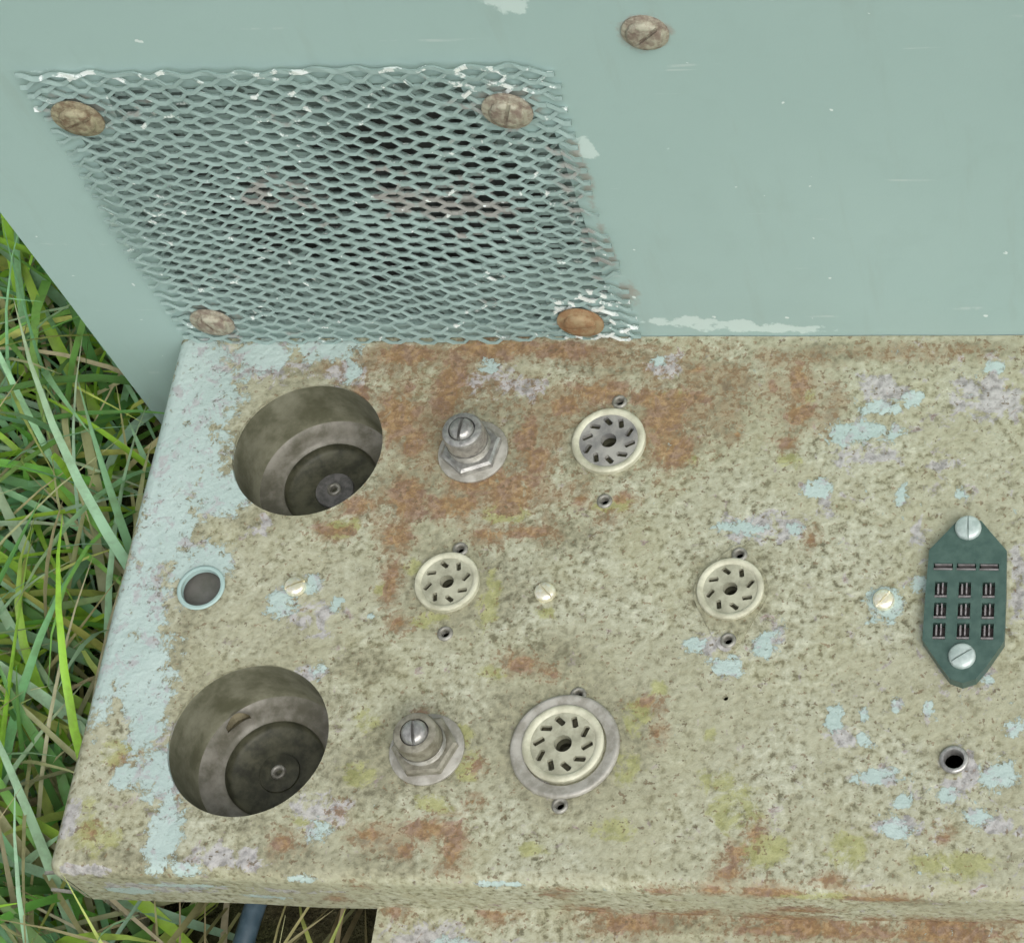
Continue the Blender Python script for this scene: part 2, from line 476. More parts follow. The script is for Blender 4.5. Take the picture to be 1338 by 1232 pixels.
GREY = [(7,128,5.1,20.2),(7,106,7.6,14.0),(17,178,7.9,9.2),(36,175,15.8,7.6),(60,172,10.4,6.0),(7,95,6.3,8.2),(110,169,12.8,7.4),(123,166,7.6,4.7),(110,38,9.3,6.1),(33,34,11.9,14.9),(144,32,6.8,4.8),(237,166,9.7,8.5),(271,163,14.4,11.3),(234,141,14.4,5.5),(260,138,7.1,3.3),(204,116,19.0,6.7),(223,124,4.7,6.7),(191,77,9.3,5.1),(252,114,3.3,10.5),(282,98,3.2,15.4),(233,48,8.9,4.8),(266,37,8.8,9.3),(254,20,13.0,4.6),(280,21,8.6,4.5),(56,6,13.9,4.7),(81,21,11.6,7.2),(68,65,7.2,3.1),(66,85,9.8,6.6),(70,78,4.8,3.7),(43,115,6.3,4.2),(167,175,7.5,5.3),(12,1,11.7,2.4),(4,17,4.7,9.8)]
RUST = [(110,182,18.0,4.8),(97,167,5.6,13.3),(80,179,11.7,4.8),(81,156,7.7,11.7),(88,146,5.1,5.8),(111,133,11.2,5.6),(123,128,8.6,8.3),(105,123,9.9,5.0),(89,126,6.2,8.4),(125,149,4.0,7.1),(129,140,5.5,5.1),(146,165,11.3,4.7),(136,160,6.3,4.6),(169,157,7.4,11.4),(173,143,7.4,7.0),(163,163,6.2,4.3),(177,163,7.4,2.3),(177,174,3.5,1.8),(211,169,3.4,8.6),(212,157,4.9,5.7),(209,146,2.9,2.8),(203,167,2.0,2.3),(193,150,2.4,2.3),(132,181,12.8,3.6),(130,114,9.7,2.2),(118,113,6.1,2.7),(88,112,5.4,5.5),(89,96,2.4,8.0),(94,82,2.9,2.6),(68,114,7.5,2.2),(74,123,6.3,3.4),(145,126,2.4,2.8),(158,126,3.4,2.7),(154,118,2.4,1.6),(134,69,5.9,2.5),(144,66,1.9,2.0),(174,57,4.1,1.7),(178,47,1.4,2.4),(114,16,6.8,3.8),(122,11,3.2,7.5),(108,10,3.6,2.3),(96,14,4.1,2.8),(86,21,1.8,1.9),(71,11,3.7,2.8),(205,11,3.5,3.2),(209,17,2.6,3.2),(203,5,4.4,1.8),(219,112,1.9,2.6),(125,36,1.8,1.9),(125,25,1.8,1.9),(12,13,1.9,1.9),(105,52,1.4,2.0),(263,18,2.2,1.4),(231,4,3.5,1.1),(214,0,9.8,1.6),(199,-0,4.4,1.3),(183,-1,3.5,1.1),(246,-2,10.7,1.3),(155,-3,3.1,1.1),(94,-3,2.3,1.2),(16,35,1.9,2.0),(67,163,3.6,4.2)]
MOSS = [(13,39,7.2,6.3),(15,11,9.4,6.1),(8,19,5.9,6.1),(121,89,4.3,13.1),(171,53,5.1,8.6),(170,37,5.0,7.2),(203,24,8.9,9.3),(196,33,6.7,4.7),(213,12,8.8,6.8),(235,13,10.9,5.7),(267,9,17.1,5.6),(118,46,5.8,4.9),(123,36,4.6,7.3),(95,102,3.9,4.3),(87,94,3.4,3.7),(71,115,7.5,4.4),(122,121,9.8,5.5),(171,163,5.0,5.8),(178,140,6.1,3.3),(156,124,7.3,3.3),(103,83,7.2,3.7),(139,86,6.0,3.1),(177,62,4.6,4.0),(215,163,2.9,4.6),(210,140,4.8,3.9),(113,24,9.2,3.8),(146,11,6.7,3.2),(168,18,9.0,4.2),(125,66,5.9,3.0),(77,18,5.8,3.4),(89,50,4.7,5.0),(90,33,7.0,4.9),(263,114,1.9,3.2),(194,47,2.7,2.9),(227,-1,12.9,2.2)]
DARK = [(112,151,30.2,20.2),(96,129,24.9,11.2),(160,151,24.8,17.1),(183,169,14.9,11.6),(149,177,20.2,7.4),(47,173,15.7,4.8),(219,180,17.3,4.7),(268,181,14.6,3.5),(189,157,9.8,11.4),(121,94,14.5,13.2),(143,71,14.1,7.6),(102,91,6.1,13.3),(136,53,14.0,9.9),(169,47,9.1,17.0),(100,43,14.0,9.9),(84,68,12.0,6.4),(40,117,10.1,3.9),(26,77,3.4,13.3),(21,112,5.1,5.6),(26,3,21.0,7.1),(70,6,18.4,7.1),(92,33,14.0,14.6),(152,34,13.7,14.4),(142,113,14.5,8.1),(177,149,7.4,16.9),(102,5,13.6,4.7),(61,16,7.0,2.9),(257,-4,12.8,3.1)]

RUST += [(100, -24, 4, 2), (130, -25, 6, 2), (170, -26, 12, 2.5), (225, -26, 25, 3), (262, -27, 18, 4), (330, -26, 30, 3), (160, -20, 6, 2.5), (186, -21, 9, 2.2), (193, -18, 4, 2), (216, -20, 15, 2.5), (222, -12, 8, 2), (243, -20, 5, 2), (262, -22, 14, 3), (150, -7, 3, 1.5), (84, -14, 3, 2), (300, -20, 20, 3), (350, -21, 12, 2)]
DARK += [(266, -24, 9, 4), (200, -26, 60, 3), (320, -24, 40, 3)]
PAINT += [(20, -14, 9, 3), (240, -34, 14, 3), (40, -8, 14, 2), (62, -16, 8, 2), (120, -34, 8, 3)]
GREY += [(30, -10, 24, 6), (70, -8, 20, 3), (110, -32, 14, 6), (150, -36, 20, 5), (200, -38, 20, 6), (270, -36, 20, 5)]
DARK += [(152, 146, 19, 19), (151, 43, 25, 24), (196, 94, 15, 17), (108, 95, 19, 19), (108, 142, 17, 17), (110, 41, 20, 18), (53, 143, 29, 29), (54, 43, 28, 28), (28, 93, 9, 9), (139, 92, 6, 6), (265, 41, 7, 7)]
STAIN = [(185, 165, 20, 14), (250, 180, 30, 5), (150, 180, 50, 6), (70, 175, 20, 8), (100, 168, 26, 10), (135, 160, 24, 12), (92, 150, 16, 18), (125, 128, 26, 9), (172, 152, 16, 22), (170, 176, 24, 6), (205, 178, 18, 5), (220, 160, 9, 12), (84, 122, 14, 10), (130, 146, 10, 18)]

# ------------------------------------------------------------------ setting: ground
HD = 75.0                                # deck height above the ground
gm = Mat('lawn_soil')
g1 = gm.noise(35, 6, 0.65); g2 = gm.noise(6, 4, 0.6); g3 = gm.noise(220, 4, 0.7)
gc = gm.ramp(g1, [(0.3, (0.018, 0.014, 0.008)), (0.5, (0.05, 0.042, 0.022)), (0.68, (0.12, 0.105, 0.06))])
gc = gm.mix(gm.math('MULTIPLY', gm.step(g2, 0.42, 0.6), 0.6), gc, (0.045, 0.075, 0.018))
gm.bump(gm.math('ADD', g1, gm.math('MULTIPLY', g3, 0.4)), 0.9, 0.012)
M['soil'] = gm.done(gc, 0.95, 0.0, 0.2)
gb = MB()
N = 60
xs = [math.copysign(abs(t) ** 4 * 150e3, t) + t * 900 for t in np.linspace(-1, 1, N)]
vs = [(x, y, 0.0 if abs(x) > 1500 or abs(y) > 1500 else -2.0 + 2.0 * math.sin(x * 0.021 + 1.3) * math.cos(y * 0.017)) for y in xs for x in xs]
fs = [(j * N + i, j * N + i + 1, (j + 1) * N + i + 1, (j + 1) * N + i) for j in range(N - 1) for i in range(N - 1)]
gb.add(vs, fs)
ground = link('ground', gb.mesh('ground', 60), M['soil'])
ground['kind'] = 'structure'

# ------------------------------------------------------------------ the chassis: one thing, everything bolted to it is a part
CX, CY = -304.968, 179.808               # front left corner of the deck
W, D = 425.0, 186.3
YP = 186.6
chassis = link('radio_chassis', None, None, None, (CX, CY, 0))
chassis['label'] = 'rusty speckled radio chassis with grey-green mesh front panel lying on the grass'
chassis['category'] = 'radio chassis'

WELLS = [(53.1, 143.75), (53.7, 43.05)]
R_WELL = 24.7
# ---- deck
SOCK = [  # x, y, radius, contacts, phase, hole a, hole b
    dict(x=152.0, y=146.3, r=11.8, n=10, ph=8, a=(153.6, 161.3), b=(153.0, 125.0), kind='grey', label='cream ten-slot tube socket with grey centre in orange rust beside the shaft'),
    dict(x=150.6, y=43.0, r=12.2, n=10, ph=14, a=(152.9, 59.2), b=(151.8, 24.2), kind='skirt', label='cream ten-slot tube socket ringed by a raised metal skirt'),
    dict(x=195.7, y=94.4, r=10.3, n=8, ph=16, a=(197.4, 106.3), b=(196.5, 77.4), kind='cream', label='cream eight-slot tube socket with blue-green paint left around its flange'),
    dict(x=107.2, y=95.8, r=10.1, n=8, ph=16, a=(109.3, 107.6), b=(109.0, 78.7), kind='cream', label='cream eight-slot tube socket between the two slotted shafts'),
]
SHAFTS = [(108.3, 142.5), (109.6, 40.6)]
holes = [circle(x, y, R_WELL, 72) for x, y in WELLS]
for s in SOCK:
    holes.append(circle(s['x'], s['y'], s['r'] * 0.86, 40))
    holes += [circle(*s['a'], 1.25, 14), circle(*s['b'], 1.25, 14)]
holes.append(circle(28.2, 93.4, 6.3, 36))          # open hole near the left edge
holes.append(circle(265.4, 40.9, 2.9, 24))         # eyelet hole
holes.append(circle(197.3, 59.0, 0.8, 10))
BR = 4.2                                            # bend radius of the edges
vs, fs = punched([(BR, BR), (W - BR, BR), (W - BR, D), (BR, D)], holes, 2.4, 1.3, False)
P = np.array(vs)
dz = 0.25 * np.sin(P[:, 0] * 0.031 + 0.5) * np.cos(P[:, 1] * 0.045) + 0.12 * np.sin(P[:, 0] * 0.11 + P[:, 1] * 0.07)
edge = np.minimum(np.minimum(P[:, 0] - BR, W - BR - P[:, 0]), P[:, 1] - BR)
dz *= np.clip(edge / 12, 0, 1)
for s in SOCK:
    dz *= np.clip((np.hypot(P[:, 0] - s['x'], P[:, 1] - s['y']) - s['r']) / 14, 0.0, 1)
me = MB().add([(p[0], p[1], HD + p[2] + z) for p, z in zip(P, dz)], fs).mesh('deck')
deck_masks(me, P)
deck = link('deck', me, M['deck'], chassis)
deck['label'] = 'corroded beige deck speckled with rust and leftover blue-green paint'

def bent_strip(name, a0, a1, axis, length, label=None, mat='deck', wob=0.3):
    """edge of the sheet: a quarter bend, then a flange straight down; axis 'y' = front, 'x' = left, 'X' = right"""
    prof = [(BR - BR * math.sin(t), -BR + BR * math.cos(t), BR * t) for t in np.linspace(0, math.pi / 2, 7)]
    k = int(length / 3) + 1
    prof += [(0.0, -BR - length * j / k, BR * math.pi / 2 + length * j / k) for j in range(1, k + 1)]
    th = 1.3
    n = int((a1 - a0) / 2.6) + 1
    vs = []; pp = []; fs = []
    for i in range(n + 1):
        a = a0 + (a1 - a0) * i / n
        w = wob * (math.sin(a * 0.05) + 0.5 * math.sin(a * 0.13 + 1))
        for o, z, s in prof:
            ww = w * min(1, s / 12)
            if axis == 'y':
                vs.append((a, o + ww, HD + z)); pp.append((a, BR - s))
            elif axis == 'x':
                vs.append((o + ww, a, HD + z)); pp.append((BR - s, a))
            else:
                vs.append((W - o - ww, a, HD + z)); pp.append((W - BR + s, a))
    m = len(prof)
    for i in range(n):
        for j in range(m - 1):
            q = (i * m + j, i * m + j + 1, (i + 1) * m + j + 1, (i + 1) * m + j)
            fs.append(q if axis != 'x' else q[::-1])
    b = MB().add(vs, fs)
    # inner skin and lower edge give the sheet its thickness
    inn = []
    for i in range(n + 1):
        for j in (m - 1,):
            v = vs[i * m + j]
            inn += [v, (v[0] + (th if axis == 'x' else -th if axis == 'X' else 0), v[1] + (th if axis == 'y' else 0), v[2]),
                    (v[0] + (th if axis == 'x' else -th if axis == 'X' else 0), v[1] + (th if axis == 'y' else 0), HD - 2)]
    f2 = []
    for i in range(n):
        for j in range(2):
            f2.append((i * 3 + j, i * 3 + j + 1, (i + 1) * 3 + j + 1, (i + 1) * 3 + j))
    b.add(inn, f2)
    me = b.mesh(name, 50)
    allp = np.array(pp + [(0, 0)] * 0)
    extra = []
    for i in range(n + 1):
        extra += [pp[i * m + m - 1]] * 3
    allp = np.array(pp + extra)
    deck_masks(me, allp)
    o = link(name, me, M[mat], chassis)
    if label:
        o['label'] = label
    return o

bent_strip('front_lip', BR, W, 'y', 21.0)
bent_strip('side_flange', BR, D, 'x', 66.0)
bent_strip('side_flange', BR, D, 'X', 66.0)
# rounded front left corner where the two bends meet
cb = MB()
K = 7
vs = []; fs = []; pp = []
for i in range(K):
    az = math.pi + (math.pi / 2) * i / (K - 1)
    for j in range(K):
        t = (math.pi / 2) * j / (K - 1)
        vs.append((BR + BR * math.sin(t) * math.cos(az), BR + BR * math.sin(t) * math.sin(az), HD - BR + BR * math.cos(t)))
        pp.append((0, 0))
    for z in (-8, -16, -23.5):
        vs.append((BR + BR * math.cos(az), BR + BR * math.sin(az), HD + z)); pp.append((0, -5))
m = K + 3
for i in range(K - 1):
    for j in range(m - 1):
        fs.append((i * m + j, i * m + j + 1, (i + 1) * m + j + 1, (i + 1) * m + j))
me = cb.add(vs, fs).mesh('corner_bend', 60)
deck_masks(me, np.array(pp))
link('corner_bend', me, M['deck'], chassis)
# small bent tab at the corner
tb = MB().box((-3.0, 4.0, HD - 12.0), (6.0, 1.0, 0.7), 0.12).box((-3.0, 0.6, HD - 19.0), (7.0, 1.0, 0.7), -0.1)
link('corner_tab', tb.mesh('corner_tab'), M['zinc_dark'], chassis)

# ---- lower ledge: a box-shaped step that juts forward under the lip, starting part-way along the front
lx0, lx1, lz, ly = 94.0, W - 1.0, -23.4, -85.0
prof = [(1.5 - (1.5 - ly - 3) * j / 30, lz, 0) for j in range(31)]
prof += [(ly + 3 - 3 * math.sin(t), lz - 3 + 3 * math.cos(t), 0) for t in np.linspace(0.3, math.pi / 2, 5)]
prof += [(ly, lz - 3 - 42 * j / 14, 0) for j in range(1, 15)]
nx = 110; m = len(prof)
vs = []; fs = []; pp = []
for i in range(nx + 1):
    x = lx0 + (lx1 - lx0) * i / nx
    for y, z, _ in prof:
        vs.append((x, y, HD + z + 0.2 * math.sin(x * 0.05 + y * 0.07)))
        pp.append((x, y - 23.0 + (z - lz)))
for i in range(nx):
    for j in range(m - 1):
        fs.append((i * m + j, i * m + j + 1, (i + 1) * m + j + 1, (i + 1) * m + j))
b = MB().add(vs, fs)
side = [vs[j] for j in range(m)]
b.add(side + [(lx0, 1.5, HD - 66), (lx0, ly, HD - 66)], [tuple(range(m))[::-1] + (m,)])
pp += [(lx0, -60)] * (m + 2)
me = b.mesh('lower_ledge', 40)
deck_masks(me, np.array(pp))
link('lower_ledge', me, M['deck'], chassis)

# ---- front panel with the loudspeaker opening behind the mesh
EC = (83.5, 65.5); ER = (71.0, 58.0)
OPEN = subdivide([(28, 7.5), (130, 7.5), (131, 22), (152, 23), (153, 103), (133, 105), (131, 125), (29, 125), (27, 105), (13, 104), (11, 24), (27, 22)], 5.0)
vs, fs = punched([(-29.0, -HD + 1), (454.0, -HD + 1), (454.0, 191.0), (-29.0, 191.0)], [OPEN], 4.0, 3.0, True)
P = np.array(vs)
bow = 0.4 * np.sin(P[:, 0] * 0.012) * np.sin(P[:, 1] * 0.017 + 0.6)
me = MB().add([(p[0], YP - w * np.clip(p[1] / 20, 0, 1) - p[2], HD + p[1]) for p, w in zip(P, bow)], fs).mesh('front_panel')
PR = [(18, 115.7, 11, 9), (142.9, 115.8, 12, 10), (17.7, 13.2, 10, 8), (140.6, 12.1, 10, 8), (186.6, 143.1, 9, 7.5), (157, 85, 3, 22), (158, 25, 4, 9), (157, 50, 2, 14)]
SC = [(172, 8, 14, 4.5), (190, 5.5, 20, 4), (210, 3.5, 16, 3.2), (152, 155, 8, 4), (172, 153, 4, 2), (181.4, 96.6, 1.5, 1), (184, 95.5, 1.8, .8), (3.2, 80, 2, 20), (6, 60, 2, 20), (160, 96, 4, 6), (226, 30, 1.5, 1), (268, 128, 1.5, 1), (13, 131, 6, 2)]
set_attr(me, 'rust', field(P, PR))
set_attr(me, 'scuff', field(P, SC))
panel = link('front_panel', me, M['panel'], chassis)
panel['label'] = 'smooth grey-green painted front panel standing up behind the deck'

# expanded-metal grille
gx0, gx1, gz0, gz1 = 4.0, 156.0, 1.2, 133.5
PIT, SWD = 11.0, 5.05
rows = int((gz1 - gz0) / (SWD / 2))
def smooth2(x, z, s):
    return math.sin(x * 0.041 * s + 1.7) * math.cos(z * 0.053 * s + 0.4) + 0.6 * math.sin(x * 0.093 * s - z * 0.071 * s + 2.1)
node_j = {}
def nj(i, k):
    if (i, k) not in node_j:
        node_j[(i, k)] = (random.gauss(0, 0.3), random.gauss(0, 0.22), random.gauss(0, 0.3))
    return node_j[(i, k)]
b = MB(); chip_glint = []; gpos = []
ncol = round((gx1 - gx0) / (PIT / 2))
for k in range(rows + 1):
    zk = gz0 + k * SWD / 2
    lean = 4.0 * (zk - gz0) / (gz1 - gz0)
    secs = []
    cut0, cut1 = random.choice((0, 0, 1)), random.choice((0, 0, 1))
    for i in range(cut0, ncol + 1 - cut1):
        up = 1 if (i + k) % 2 == 0 else -1
        kn = k + 0.5 * up
        jx, jz, jy = nj(i, kn)
        x = gx0 + lean * (1 - i / ncol) + i * PIT / 2 + jx
        z = zk + up * SWD * (0.25 if k < rows else 0.10) + jz
        y = jy * 0.6 + 0.25 * up + 0.6 * smooth2(x, z, 1.0)
        for dx in (-1.0, 1.0):
            secs.append((x + dx, y, z - up * 0.12))
    n = len(secs)
    st = []
    for (x, y, z) in secs:
        crand = random.uniform(-0.26, 0.2)
        th = math.radians(17 + 8 * smooth2(x, z, 0.8) + random.uniform(-9, 9))
        w, t = 0.64 + 0.09 * smooth2(x, z, 1.6), 0.30
        u = (0, math.sin(th) * w, math.cos(th) * w)
        v = (0, -math.cos(th) * t, math.sin(th) * t)
        for su, sv in ((-1, -1), (1, -1), (1, 1), (-1, 1)):
            st.append((x, y + su * u[1] + sv * v[1], z + su * u[2] + sv * v[2]))
            c = 0.245  # amount of chips and painted glints, raised below near some edges
            if z > gz1 - 4: c = 0.42
            if x > 132 and z < 30: c = max(c, 0.56 - 0.014 * max(0, z - 18))
            if x < 16 and z > 118: c = 0.34
            if x > 128 and z > 120: c = 0.42
            chip_glint.append(c + crand); gpos.append((x, z))
    f = []
    for i in range(n - 1):
        for q in range(4):
            r = (q + 1) % 4
            f.append((i * 4 + q, i * 4 + r, (i + 1) * 4 + r, (i + 1) * 4 + q))
    f += [(3, 2, 1, 0), tuple((n - 1) * 4 + q for q in range(4))]
    b.add(st, f)
me = b.mesh('mesh_grille')
set_attr(me, 'chip_glint', chip_glint)
set_attr(me, 'rust', field(np.array(gpos), [(18, 115.7, 10, 9), (142.9, 115.8, 13, 11), (17.7, 13.2, 10, 8), (140.6, 12.1, 11, 8), (110, 75, 22, 18), (60, 80, 14, 10), (153, 70, 4, 40)]) * 0.16)
g = link('mesh_grille', me, M['grille'], panel, (0, YP - 2.0, HD))
g['label'] = 'diamond expanded-metal mesh with paint chips and painted white glints over the speaker opening'
inner = link('inner_mesh', me, None, panel, (-2.0, YP + 1.5, HD - 1.0), (0, math.radians(2.0), 0))
inner.scale = (1.03, 1.0, 1.035)
TORN = subdivide([(28.8, 107.6), (40.4, 100.5), (50.9, 88.7), (61.7, 86.0), (84.6, 98.4), (103.3, 107.1), (126.0, 108.2), (132.0, 97.3), (138.9, 79.7), (142.5, 55.5), (148.1, 31.7), (149.3, 14.0), (130.5, 14.2), (113.8, 28.0), (95.1, 32.4), (75.5, 17.8), (62.6, 32.8), (52.9, 41.2), (38.1, 35.2), (35.0, 53.4), (30.5, 82.0)], 4.0)
TORN = [(x + random.uniform(-.8, .8), z + random.uniform(-.8, .8)) for x, z in TORN]
vs, fs = punched([(5, 3), (160, 3), (160, 130), (5, 130)], [TORN], 12.0, 3.0, True)
bf = MB().add([(x, -z, y) for x, y, z in vs], fs).mesh('speaker_cloth')
link('speaker_cloth', bf, M['cloth'], panel, (0, YP + 3.8, HD))
# speaker cone behind the opening
cone = MB().lathe([(1.12, 0), (1.0, 2.0), (0.95, 0.6), (0.9, 3), (0.62, 15), (0.36, 26), (0.34, 25), (0.2, 22.5), (0.0001, 21.5)], 48)
me = MB().add([(x * ER[0], z, y * ER[1]) for x, y, z in cone.v], cone.f).mesh('speaker_cone', 40)
link('speaker_cone', me, M['cone'], panel, (EC[0], YP + 9.0, HD + EC[1]))

def screw_mesh(r, h, slot=None, n=24, washer=0.0, slot_w=1.1, ang=0.0):
    """slotted pan-head screw, axis +z"""
    b = MB()
    z0 = 0.0
    if washer:
        b.lathe([(washer, 0), (washer, 0.6), (washer - 0.4, 0.9), (r * 0.8, 0.9)], n)
        z0 = 0.9
    sw = slot_w / 2
    ca, sa = math.cos(ang), math.sin(ang)
    for sgn in (1, -1):                  # two half-moon lands either side of the slot
        prof = [(1.0, 0.0), (1.0, 0.45), (0.93, 0.75), (0.75, 0.93), (0.45, 1.0)]
        m = 12
        vs = []; fs = []
        for fr, fz in prof:
            R = r * fr
            a0 = math.asin(min(0.99, sw / R))
            for i in range(m + 1):
                a = a0 + (math.pi - 2 * a0) * i / m
                x, y = R * math.cos(a), R * math.sin(a) * sgn
                vs.append((x * ca - y * sa, x * sa + y * ca, z0 + h * fz))
        M1 = m + 1
        for k in range(len(prof) - 1):
            for i in range(m):
                q = (k * M1 + i, k * M1 + i + 1, (k + 1) * M1 + i + 1, (k + 1) * M1 + i)
                fs.append(q if sgn > 0 else q[::-1])
        top = tuple((len(prof) - 1) * M1 + i for i in range(M1))
        fs.append(top if sgn > 0 else top[::-1])
        # slot wall
        L = [k * M1 for k in range(len(prof))] + [k * M1 + m for k in range(len(prof))][::-1]
        fs.append(tuple(L) if sgn < 0 else tuple(L)[::-1])
        b.add(vs, fs)
    b.lathe([(r * 0.97, z0), (r * 0.97, z0 + h * 0.45)], n, cap1=True)
    return b

for (x, z, mt, r, lab, an) in [(18, 115.7, 'rusty', 5.0, 'olive rusted screw at the upper left corner of the mesh', .4), (142.9, 115.8, 'rusty_grey', 4.8, 'grey rusted screw at the upper right corner of the mesh', 1.2),
                    (17.7, 13.2, 'rusty_grey', 4.8, 'rusted screw at the lower left corner of the mesh', 2.0), (140.6, 12.1, 'rusty_orange', 5.2, 'orange rusted screw at the lower right corner of the mesh', .1),
                    (186.6, 143.1, 'rusty_grey', 5.0, 'screw alone on the smooth panel right of the mesh', .7)]:
    on_mesh = x < 160
    o = link('panel_screw', screw_mesh(r, 1.7, washer=r + 2.4 if on_mesh else r + 1.4, ang=an).mesh('panel_screw', 40), M[mt], panel, (x, YP - (2.6 if on_mesh else 0.0), HD + z), (math.pi / 2, 0, 0))
    o['label'] = lab

# ---- wells for the missing cans
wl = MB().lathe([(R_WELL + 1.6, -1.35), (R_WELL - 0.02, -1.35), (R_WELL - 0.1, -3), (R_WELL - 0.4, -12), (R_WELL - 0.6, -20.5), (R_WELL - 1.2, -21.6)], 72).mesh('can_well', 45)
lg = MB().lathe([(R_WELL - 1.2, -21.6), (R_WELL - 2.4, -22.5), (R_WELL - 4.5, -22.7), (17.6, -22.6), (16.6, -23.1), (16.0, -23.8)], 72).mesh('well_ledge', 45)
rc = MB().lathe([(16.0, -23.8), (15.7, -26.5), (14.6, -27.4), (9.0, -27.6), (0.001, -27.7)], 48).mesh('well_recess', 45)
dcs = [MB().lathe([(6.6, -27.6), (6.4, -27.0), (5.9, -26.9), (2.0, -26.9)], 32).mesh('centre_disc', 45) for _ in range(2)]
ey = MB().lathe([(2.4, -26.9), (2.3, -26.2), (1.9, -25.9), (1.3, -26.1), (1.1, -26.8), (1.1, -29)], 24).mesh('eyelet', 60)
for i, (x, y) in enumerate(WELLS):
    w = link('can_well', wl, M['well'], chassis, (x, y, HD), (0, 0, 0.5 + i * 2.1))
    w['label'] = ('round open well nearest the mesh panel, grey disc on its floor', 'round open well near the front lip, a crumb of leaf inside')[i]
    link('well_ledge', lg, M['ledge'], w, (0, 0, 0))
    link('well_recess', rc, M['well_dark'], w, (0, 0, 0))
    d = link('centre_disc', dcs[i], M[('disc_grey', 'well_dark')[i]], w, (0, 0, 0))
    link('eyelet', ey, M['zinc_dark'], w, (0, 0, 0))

# ---- tube sockets
def hull2(c0, r0, c1, r1, c2, r2, n=64):
    P = circle(*c0, r0, n) + circle(*c1, r1, 20) + circle(*c2, r2, 20)
    P = sorted(set((round(x, 4), round(y, 4)) for x, y in P))
    def half(pts):
        h = []
        for p in pts:
            while len(h) >= 2 and (h[-1][0] - h[-2][0]) * (p[1] - h[-2][1]) - (h[-1][1] - h[-2][1]) * (p[0] - h[-2][0]) <= 0:
                h.pop()
            h.append(p)
        return h
    a, b2 = half(P), half(P[::-1])
    return a[:-1] + b2[:-1]

for s in SOCK:
    R = s['r']; n = s['n']
    slots = []; pose = []
    for i in range(n):
        a = math.radians(90 + s['ph'] + 360 * i / n)
        cx, cy = 0.60 * R * math.cos(a), 0.60 * R * math.sin(a)
        rot = a + math.radians(38)               # the slots are swirled, not radial
        hl, hw = R * 0.13, R * 0.072
        c, sn = math.cos(rot), math.sin(rot)
        slots.append([(cx + u * c - v * sn, cy + u * sn + v * c) for u, v in ((-hl, -hw), (hl, -hw), (hl * 1.2, 0), (hl, hw), (-hl, hw), (-hl * 1.2, 0))])
        pose.append((cx, cy, rot))
    rin = 0.80 * R
    vs, fs = punched(circle(0, 0, rin, 48), slots + [circle(0, 0, 0.22 * R, 20)], 1e4, 3.0, False)
    core = MB().add([(x, y, z + 0.7) for x, y, z in vs], fs)
    b = MB()
    b.lathe([(R, -1.0), (R, 0.9), (R * 0.975, 1.25), (R * 0.93, 1.4), (R * 0.86, 1.3), (R * 0.81, 0.85), (rin, 0.7)], 48)
    z0 = 1.0 if s['kind'] == 'skirt' else 0.75
    o = link('tube_socket', b.mesh('tube_socket', 35), M['ceramic'], chassis, (s['x'], s['y'], HD + z0))
    o['label'] = s['label']
    link('socket_core', core.mesh('socket_core'), M['ceramic_grey' if s['kind'] == 'grey' else 'ceramic_core'], o)
    cme = MB().box((0, 0, 0), (R * 0.29, R * 0.13, 2.2)).mesh('contact')
    for cx, cy, rot in pose:
        link('contact', cme, M['contact'], o, (cx, cy, -1.9), (0, 0, rot))
    link('socket_light_stop', MB().lathe([(rin, -2.2), (rin, -4.2), (0.18 * R, -4.2), (0.18 * R, -7), (0.001, -7)], 32).mesh('socket_light_stop', 40), M['well_dark'], o)  # dark backing added so no light shows through the slots
    la = (s['a'][0] - s['x'], s['a'][1] - s['y']); lb = (s['b'][0] - s['x'], s['b'][1] - s['y'])
    out = hull2((0, 0), R * 1.1, la, 3.6, lb, 3.6)
    vs, fs = punched(out, [circle(0, 0, R * 0.97, 40), circle(*la, 1.3, 14), circle(*lb, 1.3, 14)], 2.5, 0.55, True)
    fl = 0.0
    if s['x'] > 190:
        me = MB().add(vs, fs).mesh('flange')
        P = np.array(vs)[:, :2] + (s['x'], s['y'])
        deck_masks(me, P)
        link('flange', me, M['deck'], o, (0, 0, 0.62 - z0))
        fl = 0.6
    if s['kind'] == 'skirt':
        sk = MB().lathe([(R + 4.2, 0.0), (R + 4.1, 0.9), (R + 3.6, 1.3), (R + 2.9, 1.2), (R + 1.2, 0.8), (R + 0.25, 0.6), (R + 0.2, -1.2)], 56).mesh('skirt', 60)
        link('skirt', sk, M['skirt'], o, (0.5, -0.6, -0.5))
    rv = MB().lathe([(2.5, 0), (2.35, 0.5), (1.9, 0.75), (1.4, 0.55), (1.2, -0.2), (1.15, -2.0)], 18).mesh('hollow_rivet', 60)
    for p in (la, lb):
        link('hollow_rivet', rv, M['zinc_dark'], o, (p[0], p[1], 0.04 + fl - z0))

